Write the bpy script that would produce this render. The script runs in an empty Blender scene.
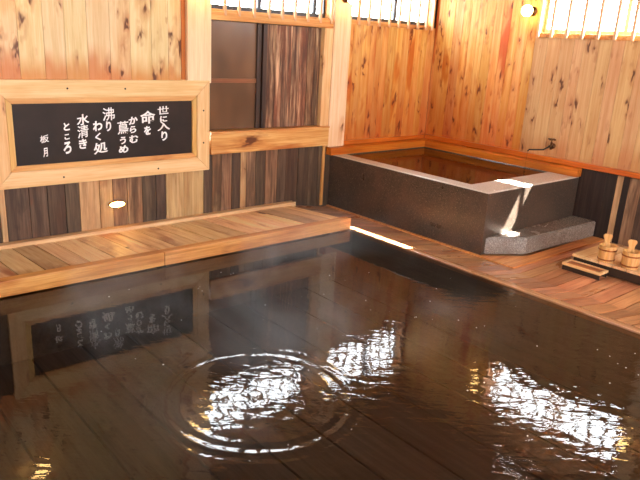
import bpy, bmesh, math, random
from mathutils import Vector, Matrix
random.seed(7)
C = bpy.context.scene.collection
PI = math.pi
YA, XB = 5.164, 6.215          # inner faces of the two visible walls
WZ = 0.055                     # pool water level
CAMZ = 1.75

# ------------------------------------------------------------------ helpers
def lin(c):
    def f(v):
        v /= 255.0
        return v / 12.92 if v <= .04045 else ((v + .055) / 1.055) ** 2.4
    return (f(c[0]), f(c[1]), f(c[2]), 1)

def box(bm, x0, x1, y0, y1, z0, z1, bev=0, mi=0):
    M = Matrix.Translation(((x0+x1)/2, (y0+y1)/2, (z0+z1)/2)) @ Matrix.Diagonal((abs(x1-x0), abs(y1-y0), abs(z1-z0), 1))
    r = bmesh.ops.create_cube(bm, size=1, matrix=M)
    vs = r['verts']
    fs = {f for v in vs for f in v.link_faces}
    for f in fs: f.material_index = mi
    if bev:
        es = {e for v in vs for e in v.link_edges}
        rr = bmesh.ops.bevel(bm, geom=list(es), offset=bev, segments=2, affect='EDGES', profile=.6)
        for f in rr['faces']: f.material_index = mi
    return vs

def prism(bm, pts, axis, a, b, bev=0, mi=0):
    """polygon pts (2D) extruded along axis from a to b. axis 'x': pts=(y,z); 'y': (x,z); 'z': (x,y)"""
    def mk(p, t):
        return {'x': (t, p[0], p[1]), 'y': (p[0], t, p[1]), 'z': (p[0], p[1], t)}[axis]
    A = [bm.verts.new(mk(p, a)) for p in pts]; B = [bm.verts.new(mk(p, b)) for p in pts]
    fs = [bm.faces.new(A), bm.faces.new(list(reversed(B)))]
    n = len(pts)
    for i in range(n):
        fs.append(bm.faces.new([A[i], B[i], B[(i+1) % n], A[(i+1) % n]]))
    for f in fs: f.material_index = mi
    bmesh.ops.recalc_face_normals(bm, faces=fs)
    if bev:
        es = {e for f in fs for e in f.edges}
        bmesh.ops.bevel(bm, geom=list(es), offset=bev, segments=2, affect='EDGES')

def lathe(bm, prof, n=32, cx=0, cy=0, cz=0, cap=True):
    rings = []
    for r, z in prof:
        rings.append([bm.verts.new((cx+r*math.cos(2*PI*i/n), cy+r*math.sin(2*PI*i/n), cz+z)) for i in range(n)])
    fs = []
    for a, b in zip(rings, rings[1:]):
        for i in range(n):
            fs.append(bm.faces.new([a[i], a[(i+1) % n], b[(i+1) % n], b[i]]))
    if cap:
        fs.append(bm.faces.new(list(reversed(rings[0])))); fs.append(bm.faces.new(rings[-1]))
    bmesh.ops.recalc_face_normals(bm, faces=fs)
    for f in fs: f.smooth = True

def tube(bm, pts, r, n=12):
    pts = [Vector(p) for p in pts]
    rs = r if isinstance(r, (list, tuple)) else [r]*len(pts)
    rings = []
    for i, p in enumerate(pts):
        t = (pts[min(i+1, len(pts)-1)] - pts[max(i-1, 0)]).normalized()
        u = t.cross(Vector((0, 0, 1)))
        if u.length < .05: u = t.cross(Vector((0, 1, 0)))
        u.normalize(); v = t.cross(u)
        rings.append([bm.verts.new(p + rs[i]*(math.cos(2*PI*k/n)*u + math.sin(2*PI*k/n)*v)) for k in range(n)])
    fs = []
    for a, b in zip(rings, rings[1:]):
        for i in range(n):
            fs.append(bm.faces.new([a[i], a[(i+1) % n], b[(i+1) % n], b[i]]))
    fs.append(bm.faces.new(rings[0])); fs.append(bm.faces.new(rings[-1]))
    bmesh.ops.recalc_face_normals(bm, faces=fs)
    for f in fs: f.smooth = True

def obj(name, bm, mats, parent=None, label=None, world=True):
    me = bpy.data.meshes.new(name)
    bm.to_mesh(me); bm.free()
    for m in (mats if isinstance(mats, (list, tuple)) else [mats]): me.materials.append(m)
    o = bpy.data.objects.new(name, me); C.objects.link(o)
    if parent:
        if world: me.transform(Matrix.Translation(-parent.location))
        o.parent = parent
    if label: o['label'] = label
    return o

def tag(o, label=None, cat=None, group=None, kind=None):
    if label: o['label'] = label
    if cat: o['category'] = cat
    if group: o['group'] = group
    if kind: o['kind'] = kind
    return o

def thing(name, label, cat, loc=(0, 0, 0), group=None, kind=None):
    o = bpy.data.objects.new(name, None); C.objects.link(o)
    o.location = loc; o.empty_display_size = .1
    return tag(o, label, cat, group, kind)

def struct(name, bm, m, label=None, parent=None):
    o = obj(name, bm, m, parent)
    if not parent: o['kind'] = 'structure'
    if label: o['label'] = label
    return o

def copy_tree(o, parent=None):
    c = o.copy(); C.objects.link(c)
    if parent: c.parent = parent
    for ch in [k for k in o.children]: copy_tree(ch, c)
    return c

# ------------------------------------------------------------------ materials
class NT:
    def __init__(s, name):
        s.m = bpy.data.materials.new(name); s.m.use_nodes = True
        s.t = s.m.node_tree; s.t.nodes.clear()
        s.out = s.n('ShaderNodeOutputMaterial')
    def n(s, t, **k):
        nd = s.t.nodes.new(t)
        for a, b in k.items(): setattr(nd, a, b)
        return nd
    def l(s, a, b): s.t.links.new(a, b)
    def math(s, op, a, b=None, clamp=False):
        nd = s.n('ShaderNodeMath', operation=op, use_clamp=clamp)
        for i, v in enumerate((a, b)):
            if v is None: continue
            if isinstance(v, (int, float)): nd.inputs[i].default_value = v
            else: s.l(v, nd.inputs[i])
        return nd.outputs[0]
    def mix(s, f, a, b, blend='MIX'):
        nd = s.n('ShaderNodeMix', data_type='RGBA', blend_type=blend)
        for i, v in ((0, f), (6, a), (7, b)):
            if isinstance(v, (int, float)): nd.inputs[i].default_value = v
            elif isinstance(v, tuple): nd.inputs[i].default_value = v
            else: s.l(v, nd.inputs[i])
        return nd.outputs[2]
    def noise(s, vec, scale, detail=3, rough=.55, dist=0):
        nd = s.n('ShaderNodeTexNoise')
        nd.inputs['Scale'].default_value = scale; nd.inputs['Detail'].default_value = detail
        nd.inputs['Roughness'].default_value = rough; nd.inputs['Distortion'].default_value = dist
        if vec is not None: s.l(vec, nd.inputs['Vector'])
        return nd.outputs[0]
    def ramp(s, f, stops):
        nd = s.n('ShaderNodeValToRGB'); r = nd.color_ramp
        while len(r.elements) < len(stops): r.elements.new(.5)
        for e, (p, c) in zip(r.elements, stops):
            e.position = p; e.color = c if isinstance(c, tuple) else (c, c, c, 1)
        s.l(f, nd.inputs[0]); return nd.outputs[0]
    def maprange(s, v, a, b, c=0, d=1):
        nd = s.n('ShaderNodeMapRange', interpolation_type='SMOOTHSTEP')
        for i, q in enumerate((a, b, c, d)): nd.inputs[i+1].default_value = q
        s.l(v, nd.inputs[0]); return nd.outputs[0]
    def scalev(s, vec, sc):
        nd = s.n('ShaderNodeVectorMath', operation='MULTIPLY'); s.l(vec, nd.inputs[0]); nd.inputs[1].default_value = sc
        return nd.outputs[0]
    def princ(s, col, rough=.5, spec=.5, metal=0, bump=None, bs=.3, bd=.01, coat=0):
        p = s.n('ShaderNodeBsdfPrincipled')
        for k, v in (('Base Color', col), ('Roughness', rough), ('Metallic', metal), ('Specular IOR Level', spec), ('Coat Weight', coat)):
            if isinstance(v, (int, float, tuple)): p.inputs[k].default_value = v
            else: s.l(v, p.inputs[k])
        if bump is not None:
            b = s.n('ShaderNodeBump'); b.inputs['Strength'].default_value = bs; b.inputs['Distance'].default_value = bd
            s.l(bump, b.inputs['Height']); s.l(b.outputs[0], p.inputs['Normal'])
        s.l(p.outputs[0], s.out.inputs[0]); return p

def wood(name, axis, light, mid, dark, stain=(190, 105, 40), stain_amt=.35, knots=.5, knotcol=(84, 38, 16), tint=.22,
         rough=.5, spec=.35, grain=1.0, zstain=None, kscale=5.0, weather=0, coat=0, flat=False):
    """sawn boards: grain runs along `axis`; every board (mesh island) gets its own tint"""
    s = NT(name)
    tc = s.n('ShaderNodeTexCoord').outputs['Object']
    rnd = s.n('ShaderNodeNewGeometry').outputs['Random Per Island']
    ai = 'xyz'.index(axis)
    off = s.n('ShaderNodeCombineXYZ')
    s.l(s.math('MULTIPLY', rnd, 41.0), off.inputs[ai])
    s.l(s.math('MULTIPLY', rnd, 17.0), off.inputs[(ai+1) % 3])
    ad = s.n('ShaderNodeVectorMath', operation='ADD'); s.l(tc, ad.inputs[0]); s.l(off.outputs[0], ad.inputs[1])
    v = ad.outputs[0]
    def an(along, across):
        sc = [across]*3; sc[ai] = along
        if flat: sc[2] = 0.0
        return s.scalev(v, tuple(sc))
    g1 = s.noise(an(.7*grain, 16*grain), 1.6, 5, .62, .6)
    g2 = s.noise(an(2.2, 60), 2.0, 3, .6, .2)
    g3 = s.noise(an(.9, 3.2), 1.3, 3, .55, .3)
    g = s.math('ADD', s.math('MULTIPLY', g1, .68), s.math('MULTIPLY', g2, .32))
    col = s.ramp(g, [(.28, lin(dark)), (.46, lin(mid)), (.62, lin(light))])
    # resin / water stains sunk into the boards
    sm = s.maprange(g3, .50, .68)
    sm = s.math('MULTIPLY', sm, stain_amt)
    if zstain:
        sp = s.n('ShaderNodeSeparateXYZ'); s.l(tc, sp.inputs[0])
        zz = s.math('ADD', sp.outputs[2], s.math('MULTIPLY', s.math('SUBTRACT', g3, .5), zstain[2]))
        zm = s.maprange(zz, zstain[1], zstain[0])
        zm = s.math('MULTIPLY', zm, zstain[3])
        sm = s.math('MAXIMUM', sm, zm)
    col = s.mix(sm, col, lin(stain), 'MIX') if stain_amt > .6 else s.mix(sm, col, s.mix(.75, col, lin(stain), 'MIX'))
    hs = s.n('ShaderNodeHueSaturation')
    s.l(s.math('ADD', s.math('MULTIPLY', rnd, tint), 1-tint*.55), hs.inputs['Value'])
    s.l(s.math('ADD', s.math('MULTIPLY', s.math('FRACT', s.math('MULTIPLY', rnd, 7.3)), .02), .49), hs.inputs['Hue'])
    s.l(col, hs.inputs['Color']); col = hs.outputs[0]
    if knots:
        vo = s.n('ShaderNodeTexVoronoi', feature='F1'); vo.inputs['Scale'].default_value = kscale
        wob = s.noise(an(3, 8), 2.0, 2)
        vv = s.n('ShaderNodeVectorMath', operation='ADD'); s.l(an(.50, 1.25), vv.inputs[0])
        cb = s.n('ShaderNodeCombineXYZ')
        for i in range(3): s.l(s.math('MULTIPLY', wob, .22), cb.inputs[i])
        s.l(cb.outputs[0], vv.inputs[1]); s.l(vv.outputs[0], vo.inputs['Vector'])
        sc = s.n('ShaderNodeSeparateColor'); s.l(vo.outputs['Color'], sc.inputs[0])
        rad = s.math('MULTIPLY', s.math('MAXIMUM', s.math('SUBTRACT', sc.outputs[0], 1-knots), 0), .30/max(knots, .2))
        d = s.math('SUBTRACT', rad, vo.outputs['Distance'])
        km = s.maprange(d, -.05, .10); halo = s.maprange(d, -.34, .04)
        has = s.maprange(rad, .02, .08)
        halo = s.math('MULTIPLY', s.math('MULTIPLY', halo, has), .8)
        km = s.math('MULTIPLY', km, s.math('MULTIPLY', has, .9))
        col = s.mix(halo, col, s.mix(.5, col, lin(stain), 'MULTIPLY'))
        col = s.mix(km, col, lin(knotcol))
    if weather:
        w = s.noise(an(1.0, 9), 1.1, 4, .7, .5)
        col = s.mix(s.math('MULTIPLY', s.maprange(w, .42, .62), weather), col, lin((52, 36, 28)))
    bump = s.math('ADD', s.math('MULTIPLY', g1, .6), s.math('MULTIPLY', g2, .4))
    rr = s.math('ADD', s.math('MULTIPLY', g3, .25), rough-.12)
    s.princ(col, rr, spec, bump=bump, bs=.35, bd=.004, coat=coat)
    return s.m

def plain(name, col, rough=.5, spec=.5, metal=0, var=.12, sc=14):
    s = NT(name)
    tc = s.n('ShaderNodeTexCoord').outputs['Object']
    nz = s.noise(tc, sc, 4)
    c = s.ramp(nz, [(.3, tuple(x*(1-var) for x in lin(col)[:3])+(1,)), (.7, tuple(min(1, x*(1+var)) for x in lin(col)[:3])+(1,))])
    s.princ(c, rough, spec, metal, bump=nz, bs=.1, bd=.003)
    return s.m

def emit(name, col, strength):
    s = NT(name)
    tc = s.n('ShaderNodeTexCoord').outputs['Object']
    e = s.n('ShaderNodeEmission'); e.inputs[0].default_value = lin(col)
    nz = s.noise(tc, 3, 1)
    s.l(s.math('MULTIPLY', s.math('ADD', s.math('MULTIPLY', nz, .1), .95), strength), e.inputs[1])
    s.l(e.outputs[0], s.out.inputs[0]); return s.m

def glass(name, tint, refl=1.0, rough=0.0, ior=1.45, bumpf=None, bs=.2, bd=.01):
    s = NT(name)
    tr = s.n('ShaderNodeBsdfTransparent'); tr.inputs[0].default_value = tint
    gl = s.n('ShaderNodeBsdfGlossy'); gl.inputs['Roughness'].default_value = rough
    geo = s.n('ShaderNodeNewGeometry'); nrm = geo.outputs['Normal']
    if bumpf:
        h = bumpf(s)
        b = s.n('ShaderNodeBump'); b.inputs['Strength'].default_value = bs; b.inputs['Distance'].default_value = bd
        s.l(h, b.inputs['Height']); s.l(b.outputs[0], gl.inputs['Normal']); nrm = b.outputs[0]
    dt = s.n('ShaderNodeVectorMath', operation='DOT_PRODUCT'); s.l(nrm, dt.inputs[0]); s.l(geo.outputs['Incoming'], dt.inputs[1])
    cth = s.math('SUBTRACT', 1, s.math('ABSOLUTE', dt.outputs['Value']), clamp=True)
    f0 = ((ior-1)/(ior+1))**2       # Schlick reflectance, the same from both faces
    frs = s.math('ADD', s.math('MULTIPLY', s.math('POWER', cth, 5), 1-f0), f0)
    mx = s.n('ShaderNodeMixShader'); s.l(frs, mx.inputs[0]); s.l(tr.outputs[0], mx.inputs[1]); s.l(gl.outputs[0], mx.inputs[2])
    s.l(mx.outputs[0], s.out.inputs[0]); return s.m

def granite(name, base, dark, light, rough=.3, stain=.35):
    s = NT(name)
    tc = s.n('ShaderNodeTexCoord').outputs['Object']
    v = s.n('ShaderNodeTexVoronoi', feature='F1'); v.inputs['Scale'].default_value = 160; s.l(tc, v.inputs['Vector'])
    sc = s.n('ShaderNodeSeparateColor'); s.l(v.outputs['Color'], sc.inputs[0])
    n1 = s.noise(tc, 90, 4, .7); n2 = s.noise(tc, 3.5, 4, .6, .5)
    c = s.ramp(sc.outputs[0], [(0, lin(dark)), (.45, lin(base)), (.9, lin(base)), (1, lin(light))])
    c = s.mix(s.maprange(n1, .35, .7), c, lin(dark))
    c = s.mix(s.math('MULTIPLY', s.maprange(n2, .4, .65), stain), c, lin((96, 74, 60)))
    rr = s.math('ADD', s.math('MULTIPLY', n2, .3), rough-.1)
    s.princ(c, rr, .5, bump=n1, bs=.15, bd=.002)
    return s.m

M = {}
M['wall_pale'] = wood('pale_cedar_boards', 'z', (230, 206, 160), (220, 190, 138), (204, 164, 108), (196, 112, 32), .5, .85, tint=.14,
                      zstain=(1.37, 1.56, .5, 1.0), kscale=7.2)
M['wall_orange'] = wood('orange_cedar_boards', 'z', (232, 188, 118), (222, 162, 84), (200, 122, 48), (188, 88, 20), .9, .85, tint=.22,
                        zstain=(.6, 1.9, 1.7, .80), kscale=9, knotcol=(104, 44, 16))
M['wall_tan'] = wood('tan_cedar_boards', 'z', (212, 172, 122), (200, 154, 104), (186, 134, 82), (176, 100, 40), .3, .6, tint=.10,
                     zstain=(.7, 1.0, .5, .6), kscale=9, knotcol=(86, 44, 22))
M['post'] = wood('planed_post_wood', 'z', (246, 218, 182), (238, 202, 160), (220, 176, 128), (214, 140, 70), .2, .3, tint=.06, kscale=4)
M['rail_x'] = wood('planed_rail_wood', 'x', (236, 200, 150), (224, 180, 124), (200, 148, 92), (206, 128, 52), .35, .35, tint=.08, kscale=5)
M['rail_z'] = wood('planed_stile_wood', 'z', (236, 200, 150), (224, 180, 124), (200, 148, 92), (206, 128, 52), .3, .3, tint=.08, kscale=5)
M['moulding_x'] = wood('moulding_wood_level', 'x', (224, 178, 112), (210, 156, 90), (186, 122, 60), (190, 104, 34), .3, .1, tint=.06)
M['moulding_z'] = wood('moulding_wood_upright', 'z', (224, 178, 112), (210, 156, 90), (186, 122, 60), (190, 104, 34), .3, .1, tint=.06)
M['sill'] = wood('stained_sill_wood', 'x', (226, 178, 112), (208, 146, 78), (168, 92, 34), (160, 74, 18), .75, .35, tint=.08)
M['ledge_x'] = wood('wet_orange_ledge_wood', 'x', (214, 118, 42), (192, 92, 24), (138, 54, 14), (120, 42, 14), .4, .12, tint=.06, rough=.3, spec=.5)
M['ledge_z'] = wood('orange_batten_wood', 'z', (206, 124, 52), (184, 100, 34), (140, 66, 20), (130, 54, 16), .4, .1, tint=.06)
M['ledge_y'] = wood('wet_orange_ledge_wood_right', 'y', (214, 118, 42), (192, 92, 24), (138, 54, 14), (120, 42, 14), .4, .12, tint=.06, rough=.3, spec=.5)
M['deck'] = wood('deck_planks', 'y', (250, 222, 178), (236, 196, 144), (190, 134, 82), (164, 82, 34), .72, .3, tint=.6, grain=1.2, flat=True, rough=.45, spec=.45)
M['beam'] = wood('deck_beam_wood', 'x', (224, 168, 98), (200, 136, 68), (152, 92, 42), (168, 90, 30), .5, .3, tint=.1, rough=.45)
M['beam_back'] = wood('deck_back_rail_wood', 'x', (228, 194, 150), (210, 168, 122), (176, 122, 80), (168, 92, 44), .3, .2, tint=.1, rough=.45)
M['floor'] = wood('wet_floor_boards', 'x', (212, 156, 110), (182, 122, 80), (140, 86, 54), (112, 70, 46), .45, .15, tint=.6, grain=1.2, flat=True, rough=.3, spec=.6, coat=.25)
M['rim'] = wood('wet_rim_wood', 'y', (196, 150, 108), (164, 112, 72), (112, 70, 44), (110, 64, 36), .3, .1, tint=.1, rough=.25, spec=.7, coat=.5)
M['basin'] = wood('pool_floor_planks', 'y', (112, 97, 82), (100, 86, 72), (80, 68, 57), (86, 68, 52), .4, .15, tint=.25, rough=.6)
M['weather_dark'] = wood('weathered_dark_boards', 'z', (104, 84, 66), (76, 58, 45), (48, 37, 30), (80, 46, 26), .5, .3, tint=.3, weather=.5, rough=.6, knotcol=(32, 20, 14))
M['near_black'] = wood('near_black_boards', 'z', (58, 44, 36), (42, 30, 25), (26, 20, 17), (50, 28, 18), .3, .2, tint=.2, rough=.55, knotcol=(20, 14, 10))  # darkest tone of the lower right boards
M['weather_mid'] = wood('weathered_brown_boards', 'z', (164, 130, 96), (126, 94, 68), (84, 60, 42), (110, 60, 30), .5, .4, tint=.25, weather=.6, rough=.6, knotcol=(44, 24, 16))
M['weather_light'] = wood('weathered_light_boards', 'z', (210, 176, 128), (188, 150, 104), (144, 106, 68), (150, 84, 40), .4, .55, tint=.12, weather=.25, rough=.6)
M['shutter'] = wood('streaked_shutter_boards', 'z', (214, 174, 132), (112, 70, 46), (52, 36, 30), (120, 56, 24), .4, .3, tint=.5, weather=.7, rough=.55, knotcol=(40, 22, 14))
M['dark_frame'] = wood('dark_sash_wood', 'z', (70, 50, 40), (52, 36, 28), (34, 24, 20), (60, 34, 20), .2, 0, tint=.1, rough=.4)
M['sash_rail'] = wood('brown_sash_rail', 'x', (140, 88, 54), (120, 72, 44), (92, 52, 32), (120, 60, 30), .2, 0, tint=.1, rough=.4)
M['ceiling'] = wood('ceiling_boards', 'y', (150, 108, 72), (118, 80, 52), (80, 52, 34), (100, 56, 26), .3, .3, tint=.3, rough=.6)
M['bar'] = wood('slender_bar_wood', 'z', (220, 178, 138), (204, 156, 114), (176, 124, 84), (200, 120, 60), .25, 0, tint=.06)
M['pail'] = wood('cypress_pail_wood', 'z', (232, 186, 122), (214, 160, 94), (176, 112, 56), (180, 100, 44), .3, 0, tint=.2, rough=.4)
M['board_x'] = wood('cypress_slats', 'x', (244, 214, 164), (224, 182, 126), (180, 128, 78), (176, 104, 50), .3, .1, tint=.16, rough=.35)
M['board_y'] = wood('cypress_stool_top', 'y', (244, 212, 160), (220, 172, 112), (176, 116, 66), (150, 78, 34), .5, .1, tint=.16, rough=.35)
M['tray_in'] = wood('wet_brown_stool_wood', 'y', (178, 110, 58), (150, 84, 40), (104, 54, 26), (100, 50, 22), .4, .1, tint=.1, rough=.35)
M['dark_wood'] = plain('soaked_dark_wood', (48, 34, 26), .4)
M['slate'] = plain('black_painted_panel', (40, 30, 26), .5, .22, var=.25, sc=5)
M['ink'] = plain('white_brush_paint', (250, 248, 246), .6, .3, var=.05)
M['granite'] = granite('dark_granite', (80, 68, 58), (48, 40, 34), (130, 114, 100), .28)
M['granite_rim'] = granite('granite_painted_rim_sheen', (206, 200, 190), (188, 180, 168), (226, 220, 210), .16, .08)  # paler stone colour stands in for the sheen along the tub rim
M['granite_step'] = granite('grey_granite_step', (150, 140, 130), (104, 94, 86), (190, 180, 168), .18)
M['metal'] = plain('tarnished_brass', (104, 72, 46), .35, .5, .9)
M['iron'] = plain('dark_iron', (40, 34, 30), .45, .5, .7)
M['copper'] = plain('copper_hoop', (150, 84, 44), .35, .5, .8)
M['alu'] = plain('dark_window_alloy', (58, 62, 68), .4, .5, .5)
M['globe'] = emit('lamp_globe_glow', (255, 208, 130), 26)
M['footglow'] = emit('foot_light_glow', (255, 186, 92), 45)
M['plaster'] = plain('dull_plaster', (150, 120, 90), .8)
M['ground'] = plain('pale_ground', (200, 200, 200), .9)
M['pane'] = glass('window_glass', (.95, .97, .98, 1))

# brown obscured glass of the low sliding window
s = NT('brown_obscured_glass')
tc = s.n('ShaderNodeTexCoord').outputs['Object']
n1 = s.noise(s.scalev(tc, (1.2, 1, .7)), 1.7, 2)
c = s.ramp(n1, [(.35, lin((84, 60, 42))), (.65, lin((122, 88, 62)))])
s.princ(c, .22, .6, bump=s.noise(tc, 60, 2), bs=.05, bd=.002)
M['brown_glass'] = s.m

def ripples(s):
    tc = s.n('ShaderNodeTexCoord').outputs['Object']
    def ring(cx, cy, k, fall, amp, r0=0.0):
        d = s.n('ShaderNodeVectorMath', operation='DISTANCE'); s.l(tc, d.inputs[0]); d.inputs[1].default_value = (cx, cy, WZ)
        D = d.outputs['Value']
        w = s.math('SINE', s.math('MULTIPLY', s.math('ADD', D, s.math('MULTIPLY', s.noise(tc, 5, 1), .05)), k))
        e = s.math('POWER', 2.718, s.math('MULTIPLY', s.math('POWER', s.math('MULTIPLY', s.math('SUBTRACT', D, r0), 1/fall), 2), -1))
        return s.math('MULTIPLY', s.math('MULTIPLY', w, e), amp)
    a = ring(1.66, 2.27, 80, .07, .26, .46)
    b = ring(1.62, 2.27, 70, .30, .06, .1)
    c2 = ring(3.35, 1.35, 60, .45, .05, .3)
    d2 = ring(2.75, 2.9, 70, .30, .04, .1)
    # small wavelets running out from the bather's side: long crests, short wavelength
    def comp(vx, vy):
        d = s.n('ShaderNodeVectorMath', operation='DOT_PRODUCT'); s.l(tc, d.inputs[0]); d.inputs[1].default_value = (vx, vy, 0); return d.outputs['Value']
    cv = s.n('ShaderNodeCombineXYZ')
    s.l(s.math('MULTIPLY', comp(.74, -.67), 7.0), cv.inputs[0]); s.l(s.math('MULTIPLY', comp(.67, .74), 19.0), cv.inputs[1])
    f1 = s.noise(cv.outputs[0], 1.0, 2, .5, .5)
    f2 = s.noise(tc, 6, 2, .5)
    f3 = s.noise(tc, 45, 1, .5)
    calm = s.maprange(s.noise(tc, .9, 1), .35, .6, .35, 1)
    fx = s.n('ShaderNodeSeparateXYZ'); s.l(tc, fx.inputs[0])
    # the water is calmer towards the deck
    near = s.maprange(fx.outputs[1], 3.2, 2.5, .10, 1)
    f = s.math('ADD', s.math('ADD', s.math('MULTIPLY', f1, .62), s.math('MULTIPLY', f2, .40)), s.math('MULTIPLY', f3, .05))
    f = s.math('MULTIPLY', f, s.math('MULTIPLY', near, calm))
    t = s.math('ADD', s.math('ADD', a, b), s.math('ADD', c2, d2))
    return s.math('ADD', f, t)
M['water'] = glass('pool_water', (.40, .35, .305, 1), ior=1.58, bumpf=ripples, bs=1.0, bd=.0032)
def small_ripples(s):
    tc = s.n('ShaderNodeTexCoord').outputs['Object']
    return s.noise(tc, 14, 2)
M['tub_water'] = glass('tub_water', (.34, .29, .25, 1), ior=1.36, bumpf=small_ripples, bs=.5, bd=.002)
M['stream'] = glass('falling_water', (.93, .95, .97, 1), ior=1.5)

# ------------------------------------------------------------------ the room shell
def boards_z(bm, u0, u1, z0, z1, d0, d1, wall, widths, mi=0, gap=.0016):
    """upright boards on wall 'A' (along x, faces -y) or 'B' (along y, faces -x)"""
    u = u0; i = 0
    while u < u1 - .01:
        w = widths(i); e = min(u + w, u1)
        if u1 - e < .03: e = u1
        m = mi(u, e) if callable(mi) else mi
        if wall == 'A': box(bm, u+gap/2, e-gap/2, d0, d1, z0, z1, .002, m)
        else: box(bm, d0, d1, u+gap/2, e-gap/2, z0, z1, .002, m)
        u = e; i += 1

TH = .13
ZT = 2.98
wr = random.Random(3)
def rw(a, b): return lambda i: wr.uniform(a, b)

# left wall (A): solid core + boards
bm = bmesh.new()
yb = YA + .02
# core pieces leave the window openings free
def coreA(x0, x1, z0, z1): box(bm, x0, x1, yb, yb+TH, z0, z1, 0, 3)
coreA(-2.6, 3.02, -.3, ZT)
coreA(3.02, XB+.2, -.3, .80)
coreA(3.02, XB+.2, 1.90, 1.97)
coreA(3.02, XB+.2, 2.58, ZT)
coreA(4.55, XB+.2, .80, 1.90)
coreA(3.02, 4.6, .80, 1.90) if False else None
coreA(6.17, XB+.2, 1.97, 2.58)
boards_z(bm, -2.6, 2.92, 1.30, ZT-.01, YA, yb, 'A', rw(.13, .19), 0)
boards_z(bm, 4.80, 6.215, .62, 1.955, YA, yb, 'A', rw(.085, .13), 1)
boards_z(bm, 3.05, 6.215, 2.60, ZT-.01, YA, yb, 'A', rw(.10, .15), 1)
struct('wall_left', bm, [M['wall_pale'], M['wall_orange'], M['wall_tan'], M['dark_wood']], 'upright knotty cedar boards')
# weathered lower boards of the left wall, each board as wide and as worn as in the photo
bm = bmesh.new()
low = [(-2.6, -.9, 0), (-.9, 1.30, 0), (1.30, 1.345, 2), (1.345, 1.52, 0), (1.52, 1.66, 0), (1.66, 1.80, 0), (1.80, 1.915, 0), (1.915, 2.085, 2),
       (2.085, 2.20, 2), (2.20, 2.33, 1), (2.33, 2.47, 1), (2.47, 2.60, 0), (2.60, 2.70, 0), (2.70, 2.88, 2), (2.88, 3.09, 2), (3.09, 3.18, 0),
       (3.18, 3.28, 1), (3.28, 3.40, 1), (3.40, 3.50, 0), (3.50, 3.57, 2), (3.57, 3.68, 1), (3.68, 3.80, 0), (3.80, 3.95, 1), (3.95, 4.06, 0),
       (4.06, 4.22, 0), (4.22, 4.36, 0), (4.36, 4.50, 0), (4.50, 4.68, 0)]
for a, b, k in low:
    if b - a > .5:
        n = int((b-a)/.16)
        for i in range(n): box(bm, a+(b-a)*i/n+.002, a+(b-a)*(i+1)/n-.002, YA, yb, -.02, .70, .003, k)
    else: box(bm, a+.002, b-.002, YA+wr.uniform(0, .004), yb, -.02, .70, .003, k)
struct('baseboard_left', bm, [M['weather_dark'], M['weather_mid'], M['weather_light']], 'weathered boards below the sign and window')

# right wall (B)
bm = bmesh.new()
xb = XB + .02
def coreB(y0, y1, z0, z1): box(bm, xb, xb+TH, y0, y1, z0, z1, 0, 3)
coreB(-2.6, YA+.15, -.3, 1.93)
coreB(-2.6, YA+.15, 2.50, ZT)
coreB(3.83, YA+.15, 1.93, 2.50)
coreB(1.98, 2.16, 1.93, 2.50)
coreB(-2.6, .35, 1.93, 2.50)
mB = lambda u, e: 1 if u > 3.75 else 2
boards_z(bm, -2.6, 3.83, .70, 1.945, XB, xb, 'B', rw(.10, .17), mB)
boards_z(bm, 3.83, YA, .62, ZT-.01, XB, xb, 'B', rw(.09, .13), 1)
boards_z(bm, -2.6, 3.83, 2.50, ZT-.01, XB, xb, 'B', rw(.10, .17), 2)
boards_z(bm, 1.98, 2.16, 1.945, 2.50, XB, xb, 'B', rw(.18, .19), 2)
boards_z(bm, -2.6, .35, 1.945, 2.50, XB, xb, 'B', rw(.12, .17), 2)
struct('wall_right', bm, [M['wall_pale'], M['wall_orange'], M['wall_tan'], M['dark_wood']], 'upright knotty cedar boards')
bm = bmesh.new()
def mlow(u, e):
    return 2 if 2.62 < (u+e)/2 < 2.74 else (1 if wr.random() < .25 and u < 2.6 else 0)
boards_z(bm, -2.6, 2.60, -.02, .66, XB, xb, 'B', rw(.10, .16), mlow)
box(bm, XB, xb, 2.603, 2.66, -.02, .66, .003, 3)
box(bm, XB-.004, xb, 2.663, 2.72, -.02, .66, .003, 2)
boards_z(bm, 2.723, 3.15, -.02, .66, XB+.004, xb, 'B', rw(.10, .14), 3)
boards_z(bm, 3.15, YA, -.02, .60, XB, xb, 'B', rw(.12, .16), 0)
struct('baseboard_right', bm, [M['weather_dark'], M['weather_mid'], M['weather_light'], M['near_black']], 'dark weathered boards below the right wall trim')

# walls behind the photographer, with their own big windows
bm = bmesh.new()
YN, XN = -2.5, -2.5
def wn(x0, x1, z0, z1): box(bm, x0, x1, YN-.15, YN, z0, z1)
wn(XN-.15, -1.2, -.3, ZT); wn(-1.2, 5.4, -.3, 1.2); wn(-1.2, 5.4, 2.20, ZT); wn(5.4, XB+.2, -.3, ZT); wn(2.0, 2.2, 1.2, 2.2)
struct('wall_behind', bm, M['wall_tan'])
bm = bmesh.new()
def wsd(y0, y1, z0, z1): box(bm, XN-.15, XN, y0, y1, z0, z1)
wsd(YN, 0, -.3, ZT); wsd(0, 4, -.3, 1.9); wsd(0, 4, 2.3, ZT); wsd(4, YA+.15, -.3, ZT)
struct('wall_side', bm, M['wall_tan'])
bm = bmesh.new()
SX0, SX1, SY0, SY1 = 5.932, 6.032, 2.62, 3.41      # ceiling slot added to throw a strip of sun on the pool rim
x = XN-.15
while x < XB+.15:
    xe = min(x+.17, XB+.15)
    if x < SX1 and xe > SX0:
        box(bm, x+.003, xe-.003, YN-.15, SY0, ZT, ZT+.02, .003); box(bm, x+.003, xe-.003, SY1, YA+.15, ZT, ZT+.02, .003)
    else: box(bm, x+.003, xe-.003, YN-.15, YA+.15, ZT, ZT+.02, .003)
    x += .17
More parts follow.
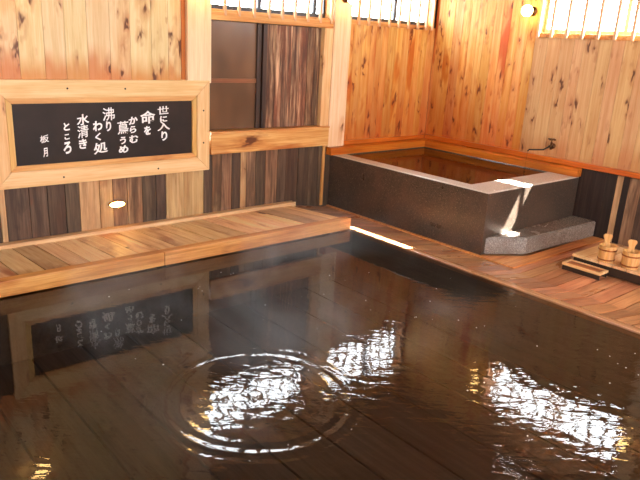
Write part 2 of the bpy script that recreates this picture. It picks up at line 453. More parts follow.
for a in ((XN-.15, SX0, YN-.15, YA+.15), (SX1, XB+.15, YN-.15, YA+.15), (SX0, SX1, YN-.15, SY0), (SX0, SX1, SY1, YA+.15)):
    box(bm, *a, ZT+.02, ZT+.08)
for y in (-1.3, .6, 2.5, 4.4): box(bm, XN, XB, y-.06, y+.06, ZT-.14, ZT-.001, .005)
struct('ceiling', bm, M['ceiling'])
# unseen slabs added outside the right wall to trim the sun beam
bm = bmesh.new()
box(bm, XB+.16, XB+1.5, YN, 2.10, 3.28, 3.34)
box(bm, XB+.16, 6.885, 2.10, YA+.9, 3.28, 3.34)
box(bm, XB+.16, XB+1.5, 3.86, YA+.9, 3.345, 3.40)
struct('sun_blocker', bm, M['ceiling'], 'unseen slabs added outside to trim the sun')

# floor to the right of the pool (falls slightly away from the pool edge)
bm = bmesh.new()
y = -2.5
fr = random.Random(11)
def fz(x): return .066 - .066*min(1, max(0, (x-4.17)/.40))
while y < YA:
    w = fr.uniform(.10, .14); e = min(y+w, YA)
    a, b = y+.005, e-.005
    cuts = [(4.17, 4.57), (4.57, XB)]
    pts = [(4.168, fz(4.17)), (4.57, 0), (XB, 0), (XB, -.05), (4.57, -.05), (4.168, -.05)]
    A = [bm.verts.new((p[0], a, p[1])) for p in pts]; B = [bm.verts.new((p[0], b, p[1])) for p in pts]
    fs = [bm.faces.new(A), bm.faces.new(list(reversed(B)))]
    for i in range(6): fs.append(bm.faces.new([A[i], B[i], B[(i+1) % 6], A[(i+1) % 6]]))
    bmesh.ops.recalc_face_normals(bm, faces=fs)
    y = e
PX0, PY0 = .15, .35      # near corner of the pool
box(bm, 4.17, XB, YN, YA, -.30, -.055)
box(bm, XN, 4.165, 4.18, YA, -.30, 0)
box(bm, 4.092, 4.165, 4.180, YA, .002, .066, .003)
# floor on the photographer's side
y = YN
while y < PY0-.13:
    box(bm, XN, 4.088, y+.002, y+.128, .0, .066, .003); y += .13
y0_ = y
while y < YA-.14:
    box(bm, XN, PX0-.08, y+.002, y+.128, .0, .066, .003); y += .13
struct('floor', bm, M['floor'])

# pool basin
pool = thing('sunken_pool', 'large sunken plank-floored bathing pool filling the foreground', 'pool', (2.1, 2.2, -.5))
bm = bmesh.new()
x = PX0-.02
br = random.Random(5)
while x < 4.12:
    w = .34; box(bm, x+.007, min(x+w, 4.10)-.007, PY0, 4.176, -.44, -.40, .004); x += w
box(bm, PX0-.1, 4.15, PY0-.1, 4.176, -.50, -.45, 0, 1)
obj('basin_floor', bm, [M['basin'], M['dark_wood']], pool)
bm = bmesh.new()
box(bm, 4.10, 4.165, PY0-.1, 4.176, -.46, .02, .003)
box(bm, PX0-.08, PX0, PY0-.1, 4.176, -.46, .06, .003)
box(bm, PX0, 4.10, PY0-.10, PY0, -.46, .06, .003)
box(bm, PX0, 4.10, 4.155, 4.177, -.46, .050, .003)
obj('basin_wall', bm, M['basin'], pool)
bm = bmesh.new()
box(bm, 4.090, 4.165, PY0-.1, 4.177, .022, .068, .006)
obj('pool_rim', bm, M['rim'], pool, 'pale wet timber edge on the right side')
bm = bmesh.new()
vs = [bm.verts.new(p) for p in ((PX0, PY0, WZ), (4.095, PY0, WZ), (4.095, 4.17, WZ), (PX0, 4.17, WZ))]
bm.faces.new(vs)
tag(obj('pool_water', bm, M['water']), 'dark rippled pool water mirroring windows, sign and posts', 'water', kind='stuff')

# ------------------------------------------------------------------ low deck in front of the left wall
deck = thing('low_deck', 'low sunlit plank deck running under the calligraphy sign', 'deck', (1.5, 4.65, 0))
def dz(y): return .158 - (y-4.18)*.078
bm = bmesh.new()
x = -2.48; dr = random.Random(21)
while x < 4.06:
    w = dr.uniform(.14, .19); e = min(x+w, 4.075)
    if 4.075-e < .04: e = 4.075
    yA, yB = 4.262, 5.155
    j = dr.uniform(-.002, .003)
    vs = [bm.verts.new(p) for p in ((x+.005, yA, dz(yA)+j-.03), (e-.005, yA, dz(yA)+j-.03), (e-.005, yA, dz(yA)+j), (x+.005, yA, dz(yA)+j),
                                    (x+.005, yB, dz(yB)+j-.03), (e-.005, yB, dz(yB)+j-.03), (e-.005, yB, dz(yB)+j), (x+.005, yB, dz(yB)+j))]
    fs = [bm.faces.new([vs[i] for i in q]) for q in ((0, 1, 2, 3), (7, 6, 5, 4), (0, 4, 5, 1), (1, 5, 6, 2), (2, 6, 7, 3), (3, 7, 4, 0))]
    bmesh.ops.recalc_face_normals(bm, faces=fs)
    x = e
obj('deck_boards', bm, M['deck'], deck)
bm = bmesh.new()
box(bm, -2.48, 2.16, 4.178, 4.260, .062, .170, .007)
box(bm, 2.163, 4.088, 4.178, 4.260, .062, .170, .007)
obj('front_beam', bm, M['beam'], deck, 'orange front beam along the water')
bm = bmesh.new()
box(bm, -2.48, 4.15, 5.085, YA-.002, .060, .118, .006)
obj('back_rail', bm, M['beam_back'], deck, 'pale rail along the foot of the wall')
bm = bmesh.new()
bm.free()
for x in (-2.3, -.8, .7, 2.2, 3.9):
    bm = bmesh.new(); box(bm, x-.04, x+.04, 4.30, 5.05, .001, .055, .004); obj('joist', bm, M['dark_wood'], deck)

# ------------------------------------------------------------------ posts and trims
def post(name, x0, x1, z0, pr=.045):
    bm = bmesh.new(); box(bm, x0, x1, YA-pr, YA+.03, z0, ZT-.005, .004)
    return struct(name, bm, M['post'], 'pale planed wall post')
post('trim_1', 2.902, 3.137, 1.33)
post('trim_2', 4.585, 4.812, .662)
bm = bmesh.new(); box(bm, XB-.045, XB+.03, 1.99, 2.15, .73, ZT-.005, .004)
struct('trim_3', bm, M['post'], 'post between the right wall windows')
bm = bmesh.new(); box(bm, 2.862, 2.900, YA-.012, YA+.01, 1.36, ZT-.006, .003)
struct('trim_15', bm, M['ledge_z'], 'orange batten beside the post')
# slim batten at the end of the left wainscot
bm = bmesh.new(); box(bm, 4.545, 4.575, YA-.02, YA+.002, .02, .68, .003)
struct('trim_4', bm, M['moulding_z'])
# orange ledges above the tub
bm = bmesh.new()
prism(bm, [(YA, .578), (YA-.085, .578), (YA-.085, .648), (YA-.07, .656), (YA, .668)], 'x', 4.60, XB-.001, .002)
struct('trim_5', bm, M['ledge_x'], 'wet orange ledge above the stone tub')
bm = bmesh.new()
prism(bm, [(XB, .578), (XB-.085, .578), (XB-.085, .648), (XB-.07, .656), (XB, .668)], 'y', 3.09, YA-.086, .002)
struct('trim_6', bm, M['ledge_y'], 'wet orange ledge above the stone tub')
bm = bmesh.new()
box(bm, XB-.035, XB+.01, -2.45, YA-.03, .670, .722, .004)
struct('trim_7', bm, M['ledge_y'], 'orange rail along the right wall')
bm = bmesh.new()
box(bm, 4.80, XB-.036, YA-.03, YA+.01, .670, .715, .004)
struct('trim_8', bm, M['ledge_x'])
bm = bmesh.new()
box(bm, 3.139, 4.583, YA-.05, YA+.05, .682, .868, .005)
box(bm, 3.139, 4.583, YA-.06, YA+.10, .868, .888, .004)
struct('trim_10', bm, M['sill'], 'stained sill beam below the sliding window')
bm = bmesh.new()
box(bm, 3.139, 4.583, YA-.03, YA+.08, 1.872, 1.945, .004)
struct('trim_11', bm, M['sill'], 'head rail above the sliding window')
bm = bmesh.new()
box(bm, 4.470, 4.583, YA-.03, YA+.08, .889, 1.871, .004)
struct('trim_12', bm, M['rail_z'], 'jamb right of the sliding window')
# flush orange floor border around tub and step
bm = bmesh.new()
prism(bm, [(4.635, 5.15), (4.635, 2.745), (XB-.002, 2.735), (XB-.002, 2.86), (5.02, 2.86), (4.70, 3.08), (4.67, 5.15)], 'z', .001, .012)
struct('trim_13', bm, M['beam'], 'timber border framing the foot of the stone tub')

# ------------------------------------------------------------------ windows
def bars(parent, wall, positions, z0, z1, d, w=.024, dp=.028):
    first = None
    for p in positions:
        if first is None:
            bm = bmesh.new(); box(bm, -w/2, w/2, -dp/2, dp/2, 0, z1-z0, .003)
            o = obj('bar', bm, M['bar'], parent, world=False); first = o
        else:
            o = first.copy(); C.objects.link(o)
        loc = Vector((p, d, z0)) if wall == 'A' else Vector((d, p, z0))
        o.location = loc - parent.location
        if wall == 'B': o.rotation_euler.z = PI/2

def window(name, wall, u0, u1, z0, z1, barpos, muls, rail=.04, bar_low=.05, label=None, sash='alu', bw=.024):
    base = (u0+u1)/2
    P0 = YA if wall == 'A' else XB
    loc = (base, P0+.08, z0) if wall == 'A' else (P0+.08, base, z0)
    t = thing(name, label, None, loc, kind='structure')
    def b(bm, a0, a1, d0, d1, zz0, zz1, bev=.003):
        if wall == 'A': box(bm, a0, a1, P0+d0, P0+d1, zz0, zz1, bev)
        else: box(bm, P0+d0, P0+d1, a0, a1, zz0, zz1, bev)
    bm = bmesh.new()
    b(bm, u0, u1, -.012, .10, z0-.045, z0)            # sloping inner sill
    b(bm, u0, u1, -.002, .10, z1, z1+.03)
    b(bm, u0, u0+.025, 0, .10, z0, z1); b(bm, u1-.025, u1, 0, .10, z0, z1)
    obj('window_frame', bm, M['sill'], t)
    bm = bmesh.new()
    b(bm, u0+.026, u1-.026, .085, .115, z0+.001, z0+rail); b(bm, u0+.026, u1-.026, .085, .115, z1-rail, z1-.001)
    for m in muls: b(bm, m-.02, m+.02, .085, .115, z0+rail, z1-rail)
    b(bm, u0+.026, u0+.05, .085, .115, z0+rail, z1-rail); b(bm, u1-.05, u1-.026, .085, .115, z0+rail, z1-rail)
    obj('sash', bm, M[sash], t, 'dark metal sash' if sash == 'alu' else 'pale wooden sash')
    bm = bmesh.new()
    b(bm, u0+.03, u1-.03, .098, .102, z0+.01, z1-.01, 0)
    obj('pane', bm, M['pane'], t)
    bars(t, wall, barpos, z0-bar_low, z1+.02, P0-.028, bw)
    bm = bmesh.new()
    b(bm, u0, u1, -.042, -.013, z1+.021, z1+.05); 
    obj('bar_rail', bm, M['sill'], t)
    return t
window('window_1', 'A', 3.139, 4.583, 1.965, 2.57, [3.285, 3.435, 3.60, 3.77, 3.925, 4.08, 4.24, 4.40, 4.545], [3.74, 4.42], label='barred transom window above the sliding shutter')
window('window_2', 'A', 4.815, 6.165, 1.975, 2.57, [4.93, 5.08, 5.24, 5.40, 5.55, 5.71, 5.87, 6.01, 6.12], [5.60], label='barred window between the post and the corner')
window('window_3', 'B', 2.16, 3.82, 1.945, 2.49, [3.79, 3.64, 3.475, 3.31, 3.15, 2.985, 2.82, 2.66, 2.50, 2.34, 2.20], [2.95], label='bright barred window on the right wall', sash='post', bw=.028)
window('window_4', 'B', .36, 1.975, 1.945, 2.49, [1.93, 1.77, 1.61, 1.45, 1.29, 1.13, .97, .81, .65, .49], [1.2], sash='post', bw=.028)

# low sliding window: brown glass left, streaked board shutter right
w5 = thing('window_5', 'low window with brown glass and a board shutter', None, (3.85, YA+.08, .89), kind='structure')
bm = bmesh.new()
box(bm, 3.139, 4.60, YA+.10, YA+.15, .80, 1.90)
obj('backing', bm, M['dark_wood'], w5)
bm = bmesh.new(); box(bm, 3.15, 3.70, YA+.055, YA+.065, .895, 1.868)
obj('glass_pane', bm, M['brown_glass'], w5, 'brown obscured glass')
bm = bmesh.new(); box(bm, 3.15, 3.70, YA+.040, YA+.058, 1.325, 1.365, .003)
obj('cross_rail', bm, M['sash_rail'], w5)
bm = bmesh.new()
box(bm, 3.69, 3.735, YA+.03, YA+.07, .892, 1.868, .003)
box(bm, 3.745, 3.79, YA+.012, YA+.05, .892, 1.868, .003)
box(bm, 3.141, 3.16, YA+.03, YA+.07, .892, 1.868, .003)
obj('sash_stile', bm, M['dark_frame'], w5, 'dark meeting stiles')
bm = bmesh.new()
x = 3.792
for w in (.10, .085, .12, .09, .11, .09, .08):
    e = min(x+w, 4.468); box(bm, x+.001, e-.001, YA+.018+wr.uniform(0, .004), YA+.04, .892, 1.868, .003); x = e
obj('board_shutter', bm, M['shutter'], w5, 'weathered shutter of narrow streaked boards')

# ------------------------------------------------------------------ calligraphy sign
sg = thing('calligraphy_sign', 'wide black sign with white brushed Japanese writing in a pale frame', 'sign', (2.2, YA, .53))
FX0, FX1, FZ0, FZ1 = 1.275, 3.118, .545, 1.352
IX0, IX1, IZ0, IZ1 = 1.39, 2.99, .668, 1.222      # inner edge of the outer frame
yf = YA-.052
def rail4(outer, inner, y0, y1, mats, name, bev, labels=None):
    (a0, a1, c0, c1), (i0, i1, k0, k1) = outer, inner
    g = .0008
    q = [([(a0+g, c1), (a1-g, c1), (i1-g, k1), (i0+g, k1)], mats[0]), ([(a0+g, c0), (i0+g, k0), (i1-g, k0), (a1-g, c0)], mats[0]),
         ([(a0, c0+g), (a0, c1-g), (i0, k1-g), (i0, k0+g)], mats[1]), ([(a1, c0+g), (i1, k0+g), (i1, k1-g), (a1, c1-g)], mats[1])]
    for pts, m in q:
        bm = bmesh.new(); prism(bm, pts, 'y', y0, y1, bev); obj(name, bm, m, sg)
rail4((FX0, FX1, FZ0, FZ1), (IX0, IX1, IZ0, IZ1), yf, YA-.001, (M['rail_x'], M['rail_z']), 'frame_rail', .003)
rail4((IX0+.001, IX1-.001, IZ0+.001, IZ1-.001), (1.437, 2.945, .712, 1.178), yf+.006, YA-.001, (M['moulding_x'], M['moulding_z']), 'moulding', .004)
bm = bmesh.new(); box(bm, 1.43, 2.95, YA-.030, YA-.004, .705, 1.185)
obj('panel', bm, M['slate'], sg, 'black painted panel')
# thin orange cap where the frame meets the wall boards
GL = [('世', 2.667, 1.101, 0.104, 0.068, 0), ('に', 2.669, 1.026, 0.067, 0.051, 0), ('入', 2.668, 0.966, 0.119, 0.078, 0), ('り', 2.673, 0.879, 0.057, 0.082, 0),
      ('命', 2.523, 1.046, 0.138, 0.109, 1), ('を', 2.516, 0.934, 0.064, 0.076, 1), ('か', 2.39, 1.024, 0.08, 0.063, 2), ('ら', 2.385, 0.949, 0.058, 0.059, 2),
      ('む', 2.39, 0.868, 0.08, 0.067, 2), ('蔦', 2.297, 0.967, 0.096, 0.107, 3), ('う', 2.293, 0.861, 0.053, 0.062, 3), ('め', 2.296, 0.787, 0.084, 0.064, 3),
      ('沸', 2.179, 1.082, 0.102, 0.104, 4), ('り', 2.174, 0.984, 0.043, 0.082, 4), ('わ', 2.082, 0.99, 0.079, 0.08, 5), ('く', 2.082, 0.901, 0.05, 0.065, 5),
      ('処', 2.099, 0.811, 0.118, 0.091, 5), ('水', 1.965, 1.045, 0.1, 0.086, 6), ('清', 1.96, 0.951, 0.089, 0.1, 6), ('き', 1.955, 0.852, 0.065, 0.08, 6),
      ('と', 1.833, 0.995, 0.047, 0.062, 7), ('こ', 1.831, 0.915, 0.039, 0.043, 7), ('ろ', 1.829, 0.829, 0.063, 0.095, 7),
      ('板', 1.657, 0.908, 0.067, 0.058, 8), ('月', 1.658, 0.803, 0.034, 0.07, 8)]
def glyph(ch, bold):
    cu = bpy.data.curves.new('glyph', 'FONT'); cu.body = ch; cu.size = 1; cu.extrude = .01; cu.offset = bold; cu.resolution_u = 4
    o = bpy.data.objects.new('glyph', cu); C.objects.link(o)
    dg = bpy.context.evaluated_depsgraph_get(); me = bpy.data.meshes.new_from_object(o.evaluated_get(dg))
    bpy.data.objects.remove(o); bpy.data.curves.remove(cu)
    return me
gr = random.Random(4)
cols = {}
for ch, gx, gz, gw, gh, ci in GL:
    kanji = ord(ch) > 0x3100
    me = glyph(ch, .008 if ch in '蔦沸板清' else .018 if kanji else .034)
    if len(me.vertices) < 3: continue
    xs = [v.co.x for v in me.vertices]; ys = [v.co.y for v in me.vertices]
    cx, cy = (min(xs)+max(xs))/2, (min(ys)+max(ys))/2
    W, H = max(xs)-min(xs), max(ys)-min(ys)
    sh = gr.uniform(.05, .22)
    bm = cols.setdefault(ci, bmesh.new())
    n0 = len(bm.verts)
    bm.from_mesh(me); bpy.data.meshes.remove(me)
    bm.verts.ensure_lookup_table()
    for v in bm.verts[n0:]:
        x = (v.co.x-cx)/W*gw; z = (v.co.y-cy)/H*gh; y = v.co.z
        z += sh*x*.8
        v.co = Vector((gx+x, YA-.0305-(.003 if y > 0 else 0), gz+z))
names = ['right-hand', 'second', 'third', 'fourth', 'fifth', 'sixth', 'seventh', 'eighth', 'signature']
for ci, bm in cols.items():
    obj('lettering', bm, M['ink'], sg, ('signature column of white brush writing' if ci == 8 else 'white brush writing column reading ' + ''.join(g[0] for g in GL if g[5] == ci)))
for (x, z) in ((1.85, 1.29), (2.32, 1.285), (2.6, .60), (1.78, .60), (3.055, 1.09), (3.055, .80)):
    bm = bmesh.new(); r = bmesh.ops.create_cone(bm, cap_ends=True, segments=12, radius1=.008, radius2=.006, depth=.004,
                              matrix=Matrix.Translation((x, yf-.0015, z)) @ Matrix.Rotation(PI/2, 4, 'X'))
    obj('nail_head', bm, M['iron'], sg)

# ------------------------------------------------------------------ stone tub, step, water
tub = thing('stone_tub', 'raised square tub of dark speckled stone in the corner', 'bathtub', (5.44, 4.13, 0))
TX0, TX1, TY0, TY1, TZ = 4.665, XB-.003, 3.105, YA-.003, .577
ix0, ix1, iy0, iy1 = 4.825, XB-.10, 3.41, YA-.10
bm = bmesh.new()
prof = lambda r: r
def ringv(x0, x1, y0, y1, z): return [bm.verts.new(p) for p in ((x0, y0, z), (x1, y0, z), (x1, y1, z), (x0, y1, z))]
b_ = .010
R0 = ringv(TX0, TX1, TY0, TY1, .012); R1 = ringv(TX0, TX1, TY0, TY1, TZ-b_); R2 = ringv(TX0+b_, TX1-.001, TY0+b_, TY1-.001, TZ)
rimf = []
R3 = ringv(ix0-b_, ix1+b_, iy0-b_, iy1+b_, TZ); R4 = ringv(ix0, ix1, iy0, iy1, TZ-b_); R5 = ringv(ix0, ix1, iy0, iy1, .10)
for a, b in ((R0, R1), (R1, R2), (R2, R3), (R3, R4), (R4, R5)):
    for i in range(4):
        f = bm.faces.new([a[i], a[(i+1) % 4], b[(i+1) % 4], b[i]])
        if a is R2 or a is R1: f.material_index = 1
bm.faces.new(R5); bm.faces.new(list(reversed(R0)))
bmesh.ops.recalc_face_normals(bm, faces=bm.faces[:])
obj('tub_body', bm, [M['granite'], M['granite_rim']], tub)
bm = bmesh.new()
prism(bm, [(4.70, TY0-.001), (4.79, 3.052), (4.90, 2.985), (5.03, 2.893), (XB-.005, 2.845), (XB-.005, TY0-.001)], 'z', .013, .172, .010)
obj('step', bm, M['granite_step'], tub, 'low grey stone step with a cut corner')
bm = bmesh.new()
N = 2
vs = [bm.verts.new(p) for p in ((ix0+.001, iy0+.001, TZ-.009), (ix1-.001, iy0+.001, TZ-.009), (ix1-.001, iy1-.001, TZ-.009), (ix0+.001, iy1-.001, TZ-.009))]
bm.faces.new(vs)
tag(obj('tub_water', bm, M['tub_water']), 'still brown water filling the stone tub to its rim', 'water', kind='stuff')

# tap with a long spout over the tub, and its thin stream
tap = thing('wall_tap', 'small brass wall tap with thin spout above the stone tub', 'tap', (XB, 3.44, .83))
bm = bmesh.new()
tube(bm, [(XB+.002, 3.44, .835), (XB-.015, 3.44, .835)], .028, 20)
tube(bm, [(XB-.014, 3.44, .835), (XB-.075, 3.44, .835)], .015, 14)
tube(bm, [(XB-.045, 3.44, .80), (XB-.045, 3.44, .875)], [.012, .012], 12)
obj('valve_body', bm, M['metal'], tap)
bm = bmesh.new()
tube(bm, [(XB-.07, 3.44, .835), (XB-.10, 3.45, .822), (XB-.13, 3.47, .80), (XB-.20, 3.53, .795), (XB-.235, 3.57, .792), (XB-.245, 3.58, .775)], .0075, 10)
obj('spout', bm, M['iron'], tap)
bm = bmesh.new()
tube(bm, [(XB-.045, 3.44, .873), (XB-.045, 3.44, .905)], .006, 8)
tube(bm, [(XB-.045, 3.40, .905), (XB-.045, 3.48, .905)], [.009, .009], 10)
tube(bm, [(XB-.085, 3.44, .905), (XB-.005, 3.44, .905)], [.009, .009], 10)
obj('handle', bm, M['metal'], tap)
bm = bmesh.new()
tube(bm, [(XB-.245, 3.58, .773), (XB-.246, 3.581, .70), (XB-.247, 3.582, .62), (XB-.247, 3.582, TZ-.008)], [.006, .004, .004, .010], 10)
tag(obj('water_stream', bm, M['stream']), 'thin stream of water falling from the tap spout into the tub', 'water', kind='stuff')

# ------------------------------------------------------------------ lamps
def lamp_proto():
    t = thing('wall_lamp', '', 'lamp', group='round wall lamps')
    bm = bmesh.new()
    tube(bm, [(0, 0, 0), (0, -.02, 0)], .045, 24); tube(bm, [(0, -.018, 0), (0, -.055, 0)], .018, 16); tube(bm, [(0, -.05, 0), (0, -.062, 0)], .03, 20)
    obj('lamp_base', bm, M['metal'], t, world=False)
    bm = bmesh.new(); bmesh.ops.create_uvsphere(bm, u_segments=32, v_segments=20, radius=.058, matrix=Matrix.Translation((0, -.115, 0)))
    for f in bm.faces: f.smooth = True
    obj('globe', bm, M['globe'], t, world=False)
    return t
L0 = lamp_proto(); L0.location = (XB, 3.90, 2.15); L0.rotation_euler.z = -PI/2
L0['label'] = 'glowing round wall lamp beside the right wall window'
for loc, rz, lab in (((XB-.045, 2.09, 2.08), -PI/2, 'glowing round lamp on the post between the right wall windows'),
                     ((3.02, YA-.046, 2.15), 0, 'glowing round lamp on the pale post right of the sign'),
                     ((4.70, YA-.046, 2.17), 0, 'glowing round lamp on the pale post beside the stone tub'),
                     ((1.38, YA, 2.12), 0, 'glowing round lamp on the wall above the left end of the sign')):
    o = copy_tree(L0); o.location = loc; o.rotation_euler.z = rz; o['label'] = lab
ft = thing('foot_light', 'small glowing oblong light low on the wall under the sign', 'lamp', (2.225, YA, .31))
def oval(a, b, n=28): return [(2.225+a*math.cos(2*PI*i/n), .315+b*math.sin(2*PI*i/n)) for i in range(n)]
bm = bmesh.new(); prism(bm, oval(.074, .030), 'y', YA-.020, YA+.001, .003)
obj('housing', bm, M['metal'], ft)
bm = bmesh.new(); prism(bm, oval(.068, .024), 'y', YA-.030, YA-.0195, .004)
obj('lens', bm, M['footglow'], ft)

# ------------------------------------------------------------------ washing things on the right
# low slatted stand
st = thing('slatted_stand', 'low slatted wooden stand on the floor carrying two wooden pails', 'stand', (5.47, 2.05, 0))
bm = bmesh.new()
y = 2.52
for i in range(9):
    box(bm, 5.165, 5.765, y-.112, y, .085, .108, .004); y -= .118
obj('slat_top', bm, M['board_x'], st)
y1 = y
for x in (5.22, 5.70):
    bm = bmesh.new(); box(bm, x-.03, x+.03, y1+.01, 2.50, .025, .084, .004); obj('bearer', bm, M['dark_wood'], st)
bm = bmesh.new(); box(bm, 5.172, 5.189, y1+.01, 2.505, .012, .084, .003); obj('apron', bm, M['dark_wood'], st)
bm = bmesh.new(); box(bm, 5.192, 5.72, 2.503, 2.516, .012, .084, .003); obj('apron', bm, M['dark_wood'], st)
for x in (5.22, 5.70):
    for yy in (2.44, 1.55):
        bm = bmesh.new(); box(bm, x-.028, x+.028, yy-.05, yy+.05, .0, .024, .003); obj('foot', bm, M['dark_wood'], st)
# small low stool in front
bs = thing('low_bath_stool', 'small low wooden stool in front of the stand, tilted light edge', 'stool', (5.1, 2.40, 0))
bs['label'] = 'small flat wooden bath stool on the floor in front of the slatted stand'
bm = bmesh.new()
X0, X1, Y0, Y1 = 5.005, 5.150, 2.180, 2.520
box(bm, X0, X0+.022, Y0, Y1, .040, .062, .003); box(bm, X1-.022, X1, Y0, Y1, .040, .062, .003)
box(bm, X0+.0225, X1-.0225, Y0, Y0+.022, .040, .062, .003); box(bm, X0+.0225, X1-.0225, Y1-.022, Y1, .040, .062, .003)
obj('rim', bm, M['board_y'], bs, 'pale raised rim')
bm = bmesh.new(); box(bm, X0+.0225, X1-.0225, Y0+.0225, Y1-.0225, .038, .056, .002)
obj('seat', bm, M['tray_in'], bs)
for xx in (X0+.004, X1-.018):
    bm = bmesh.new(); box(bm, xx, xx+.014, Y0+.006, Y1-.006, 0, .0375, .002); obj('runner', bm, M['dark_wood'], bs)

def pail_proto():
    t = thing('wooden_pail', '', 'pail', group='one-handled wooden pails')
    n = 14
    bm = bmesh.new()
    r0, r1, h, th = .064, .073, .140, .010
    for k in range(n):
        a0, a1 = 2*PI*k/n+.012, 2*PI*(k+1)/n-.012
        am = (a0+a1)/2
        ring = []
        for (r, z) in ((r0, 0), (r1, h), (r1-th, h), (r0-th, 0)):
            ring.append([bm.verts.new((r*math.cos(a), r*math.sin(a), z)) for a in (a0, am, a1)])
        fs = []
        for i in range(4):
            a, b = ring[i], ring[(i+1) % 4]
            for j in range(2): fs.append(bm.faces.new([a[j], a[j+1], b[j+1], b[j]]))
        for j in (0, 2): fs.append(bm.faces.new([ring[i][j] for i in range(4)]))
        bmesh.ops.recalc_face_normals(bm, faces=fs)
    obj('staves', bm, M['pail'], t, world=False)
    bm = bmesh.new(); lathe(bm, [(r0-th+.001, .012), (r0-th+.002, .026)], 28)
    obj('bottom', bm, M['pail'], t, world=False)
    for z in (.022, .105):
        bm = bmesh.new(); rr = r0 + (r1-r0)*z/h
        lathe(bm, [(rr+.0005, z-.006), (rr+.004, z-.005), (rr+.0045, z+.005), (rr+.001, z+.006)], 32, cap=False)
        obj('hoop', bm, M['copper'], t, world=False)
    bm = bmesh.new()
    pts = [(-.024, .02), (.024, .02), (.025, .11), (.023, .14), (.024, .165), (.036, .192), (.034, .208), (.016, .215), (-.016, .215), (-.034, .208), (-.036, .192), (-.024, .165), (-.023, .14), (-.025, .11)]
    prism(bm, pts, 'x', .070, .088, .003)
    obj('handle', bm, M['pail'], t, world=False)
    return t
P1 = pail_proto(); P1.location = (5.225, 2.255, .109); P1.rotation_euler.z = math.radians(35)
P1['label'] = 'wooden pail with upright flared handle, nearer the stone tub of the two'
P2 = copy_tree(P1); P2.location = (5.235, 2.060, .109); P2.rotation_euler.z = math.radians(30)
P2['label'] = 'wooden pail with upright flared handle at the right edge of the photo'

# foam flecks on the pool
bm = bmesh.new(); qr = random.Random(9)
for i in range(70):
    x, y = qr.uniform(1.1, 3.9), qr.uniform(1.2, 4.0)
    r = qr.uniform(.002, .0055)
    bmesh.ops.create_icosphere(bm, subdivisions=1, radius=r, matrix=Matrix.Translation((x, y, WZ)) @ Matrix.Diagonal((1, 1, .5, 1)))
tag(obj('foam_flecks', bm, M['ink']), 'tiny pale bubbles scattered over the pool water', 'foam', kind='stuff')

# faint steam over the hot water
bm = bmesh.new()
box(bm, .9, 4.0, 1.7, 4.1, .062, .75)
s_ = NT('steam')
tc = s_.n('ShaderNodeTexCoord').outputs['Object']
nz = s_.noise(tc, 1.5, 3, .6, .6)
sp = s_.n('ShaderNodeSeparateXYZ'); s_.l(tc, sp.inputs[0])
dn = s_.math('MULTIPLY', s_.maprange(nz, .46, .72), s_.maprange(sp.outputs[2], .74, .06))
def edge(o, a, b, c, d): return s_.math('MULTIPLY', s_.maprange(o, a, b), s_.maprange(o, d, c))
dn = s_.math('MULTIPLY', dn, s_.math('MULTIPLY', edge(sp.outputs[0], .9, 1.4, 3.5, 4.0), edge(sp.outputs[1], 1.7, 2.3, 3.7, 4.1)))
vp = s_.n('ShaderNodeVolumePrincipled'); s_.l(s_.math('MULTIPLY', dn, .55), vp.inputs['Density']); vp.inputs['Color'].default_value = (.95, .95, .95, 1)
s_.l(vp.outputs[0], s_.out.inputs['Volume'])
tag(obj('steam', bm, s_.m), 'thin steam drifting above the hot pool water', 'steam', kind='stuff')

# snow-pale ground outside
bm = bmesh.new(); box(bm, -14, 18, -14, 18, -.62, -.60)
struct('trim_14', bm, M['ground'], 'ground outside')

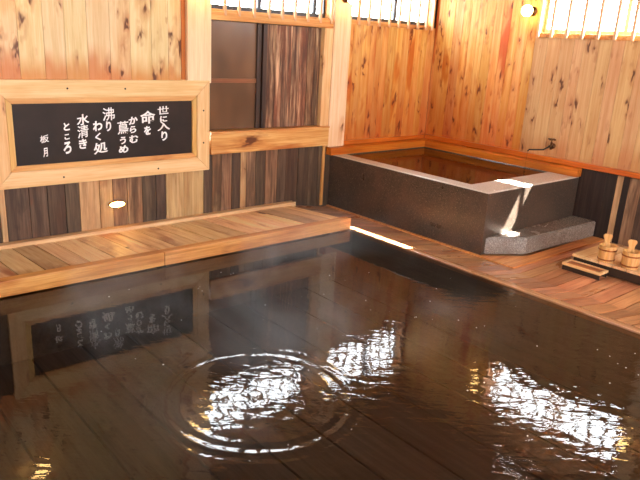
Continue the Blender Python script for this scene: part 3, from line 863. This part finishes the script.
# ------------------------------------------------------------------ light
w = bpy.data.worlds.new('World'); bpy.context.scene.world = w; w.use_nodes = True
nt = w.node_tree; nt.nodes.clear()
bg = nt.nodes.new('ShaderNodeBackground'); ow = nt.nodes.new('ShaderNodeOutputWorld')
bg.inputs[0].default_value = (.96, .98, 1.0, 1); bg.inputs[1].default_value = 24
nt.links.new(bg.outputs[0], ow.inputs[0])
def portal(loc, sx, sy, rot):
    l = bpy.data.lights.new('window_portal', 'AREA'); l.shape = 'RECTANGLE'; l.size = sx; l.size_y = sy
    l.cycles.is_portal = True
    o = bpy.data.objects.new('window_portal', l); C.objects.link(o); o.location = loc; o.rotation_euler = rot
portal((3.86, YA+.16, 2.27), 1.5, .62, (-PI/2, 0, 0))
portal((5.5, YA+.16, 2.27), 1.4, .62, (-PI/2, 0, 0))
portal((XB+.16, 2.99, 2.22), .58, 1.70, (0, PI/2, 0))
portal((XB+.16, 1.17, 2.22), .58, 1.66, (0, PI/2, 0))
portal((.4, YN-.16, 1.70), 3.2, 1.0, (PI/2, 0, 0))
portal((3.8, YN-.16, 1.70), 3.2, 1.0, (PI/2, 0, 0))
portal((XN-.16, 2.0, 2.1), .4, 4.0, (0, -PI/2, 0))
sun = bpy.data.lights.new('sun', 'SUN'); sun.energy = 300; sun.angle = math.radians(.6); sun.color = (1, .95, .88)
so = bpy.data.objects.new('sun', sun); C.objects.link(so)
so.rotation_euler = Vector((-1, .45, -1.6)).to_track_quat('-Z', 'Y').to_euler(); so.location = (8, 1, 5)

# ------------------------------------------------------------------ camera (solved from the photograph's vanishing lines)
R = [[0.757545763601565, -0.6505392770899997, 0.054065377207068006], [-0.15418354738316037, -0.25879301420013534, -0.9535479062519897],
     [0.6343121075351366, 0.7140201851239426, -0.296350005010805]]
cam = bpy.data.cameras.new('camera'); co = bpy.data.objects.new('camera', cam); C.objects.link(co)
cam.sensor_width = 36; cam.lens = 642.86/640*36; cam.clip_start = .05
m = Matrix(((R[0][0], -R[1][0], -R[2][0], 0), (R[0][1], -R[1][1], -R[2][1], 0), (R[0][2], -R[1][2], -R[2][2], CAMZ), (0, 0, 0, 1)))
co.matrix_world = m
sc = bpy.context.scene
sc.camera = co
sc.view_settings.view_transform = 'Standard'; sc.view_settings.look = 'None'
sc.view_settings.gamma = 1; sc.view_settings.use_curve_mapping = False
sc.view_settings.exposure = 0
cy = sc.cycles
cy.max_bounces = 7; cy.diffuse_bounces = 4; cy.glossy_bounces = 3; cy.transparent_max_bounces = 12; cy.transmission_bounces = 4
cy.caustics_reflective = False; cy.caustics_refractive = False
cy.sample_clamp_indirect = 6
cy.use_denoising = True
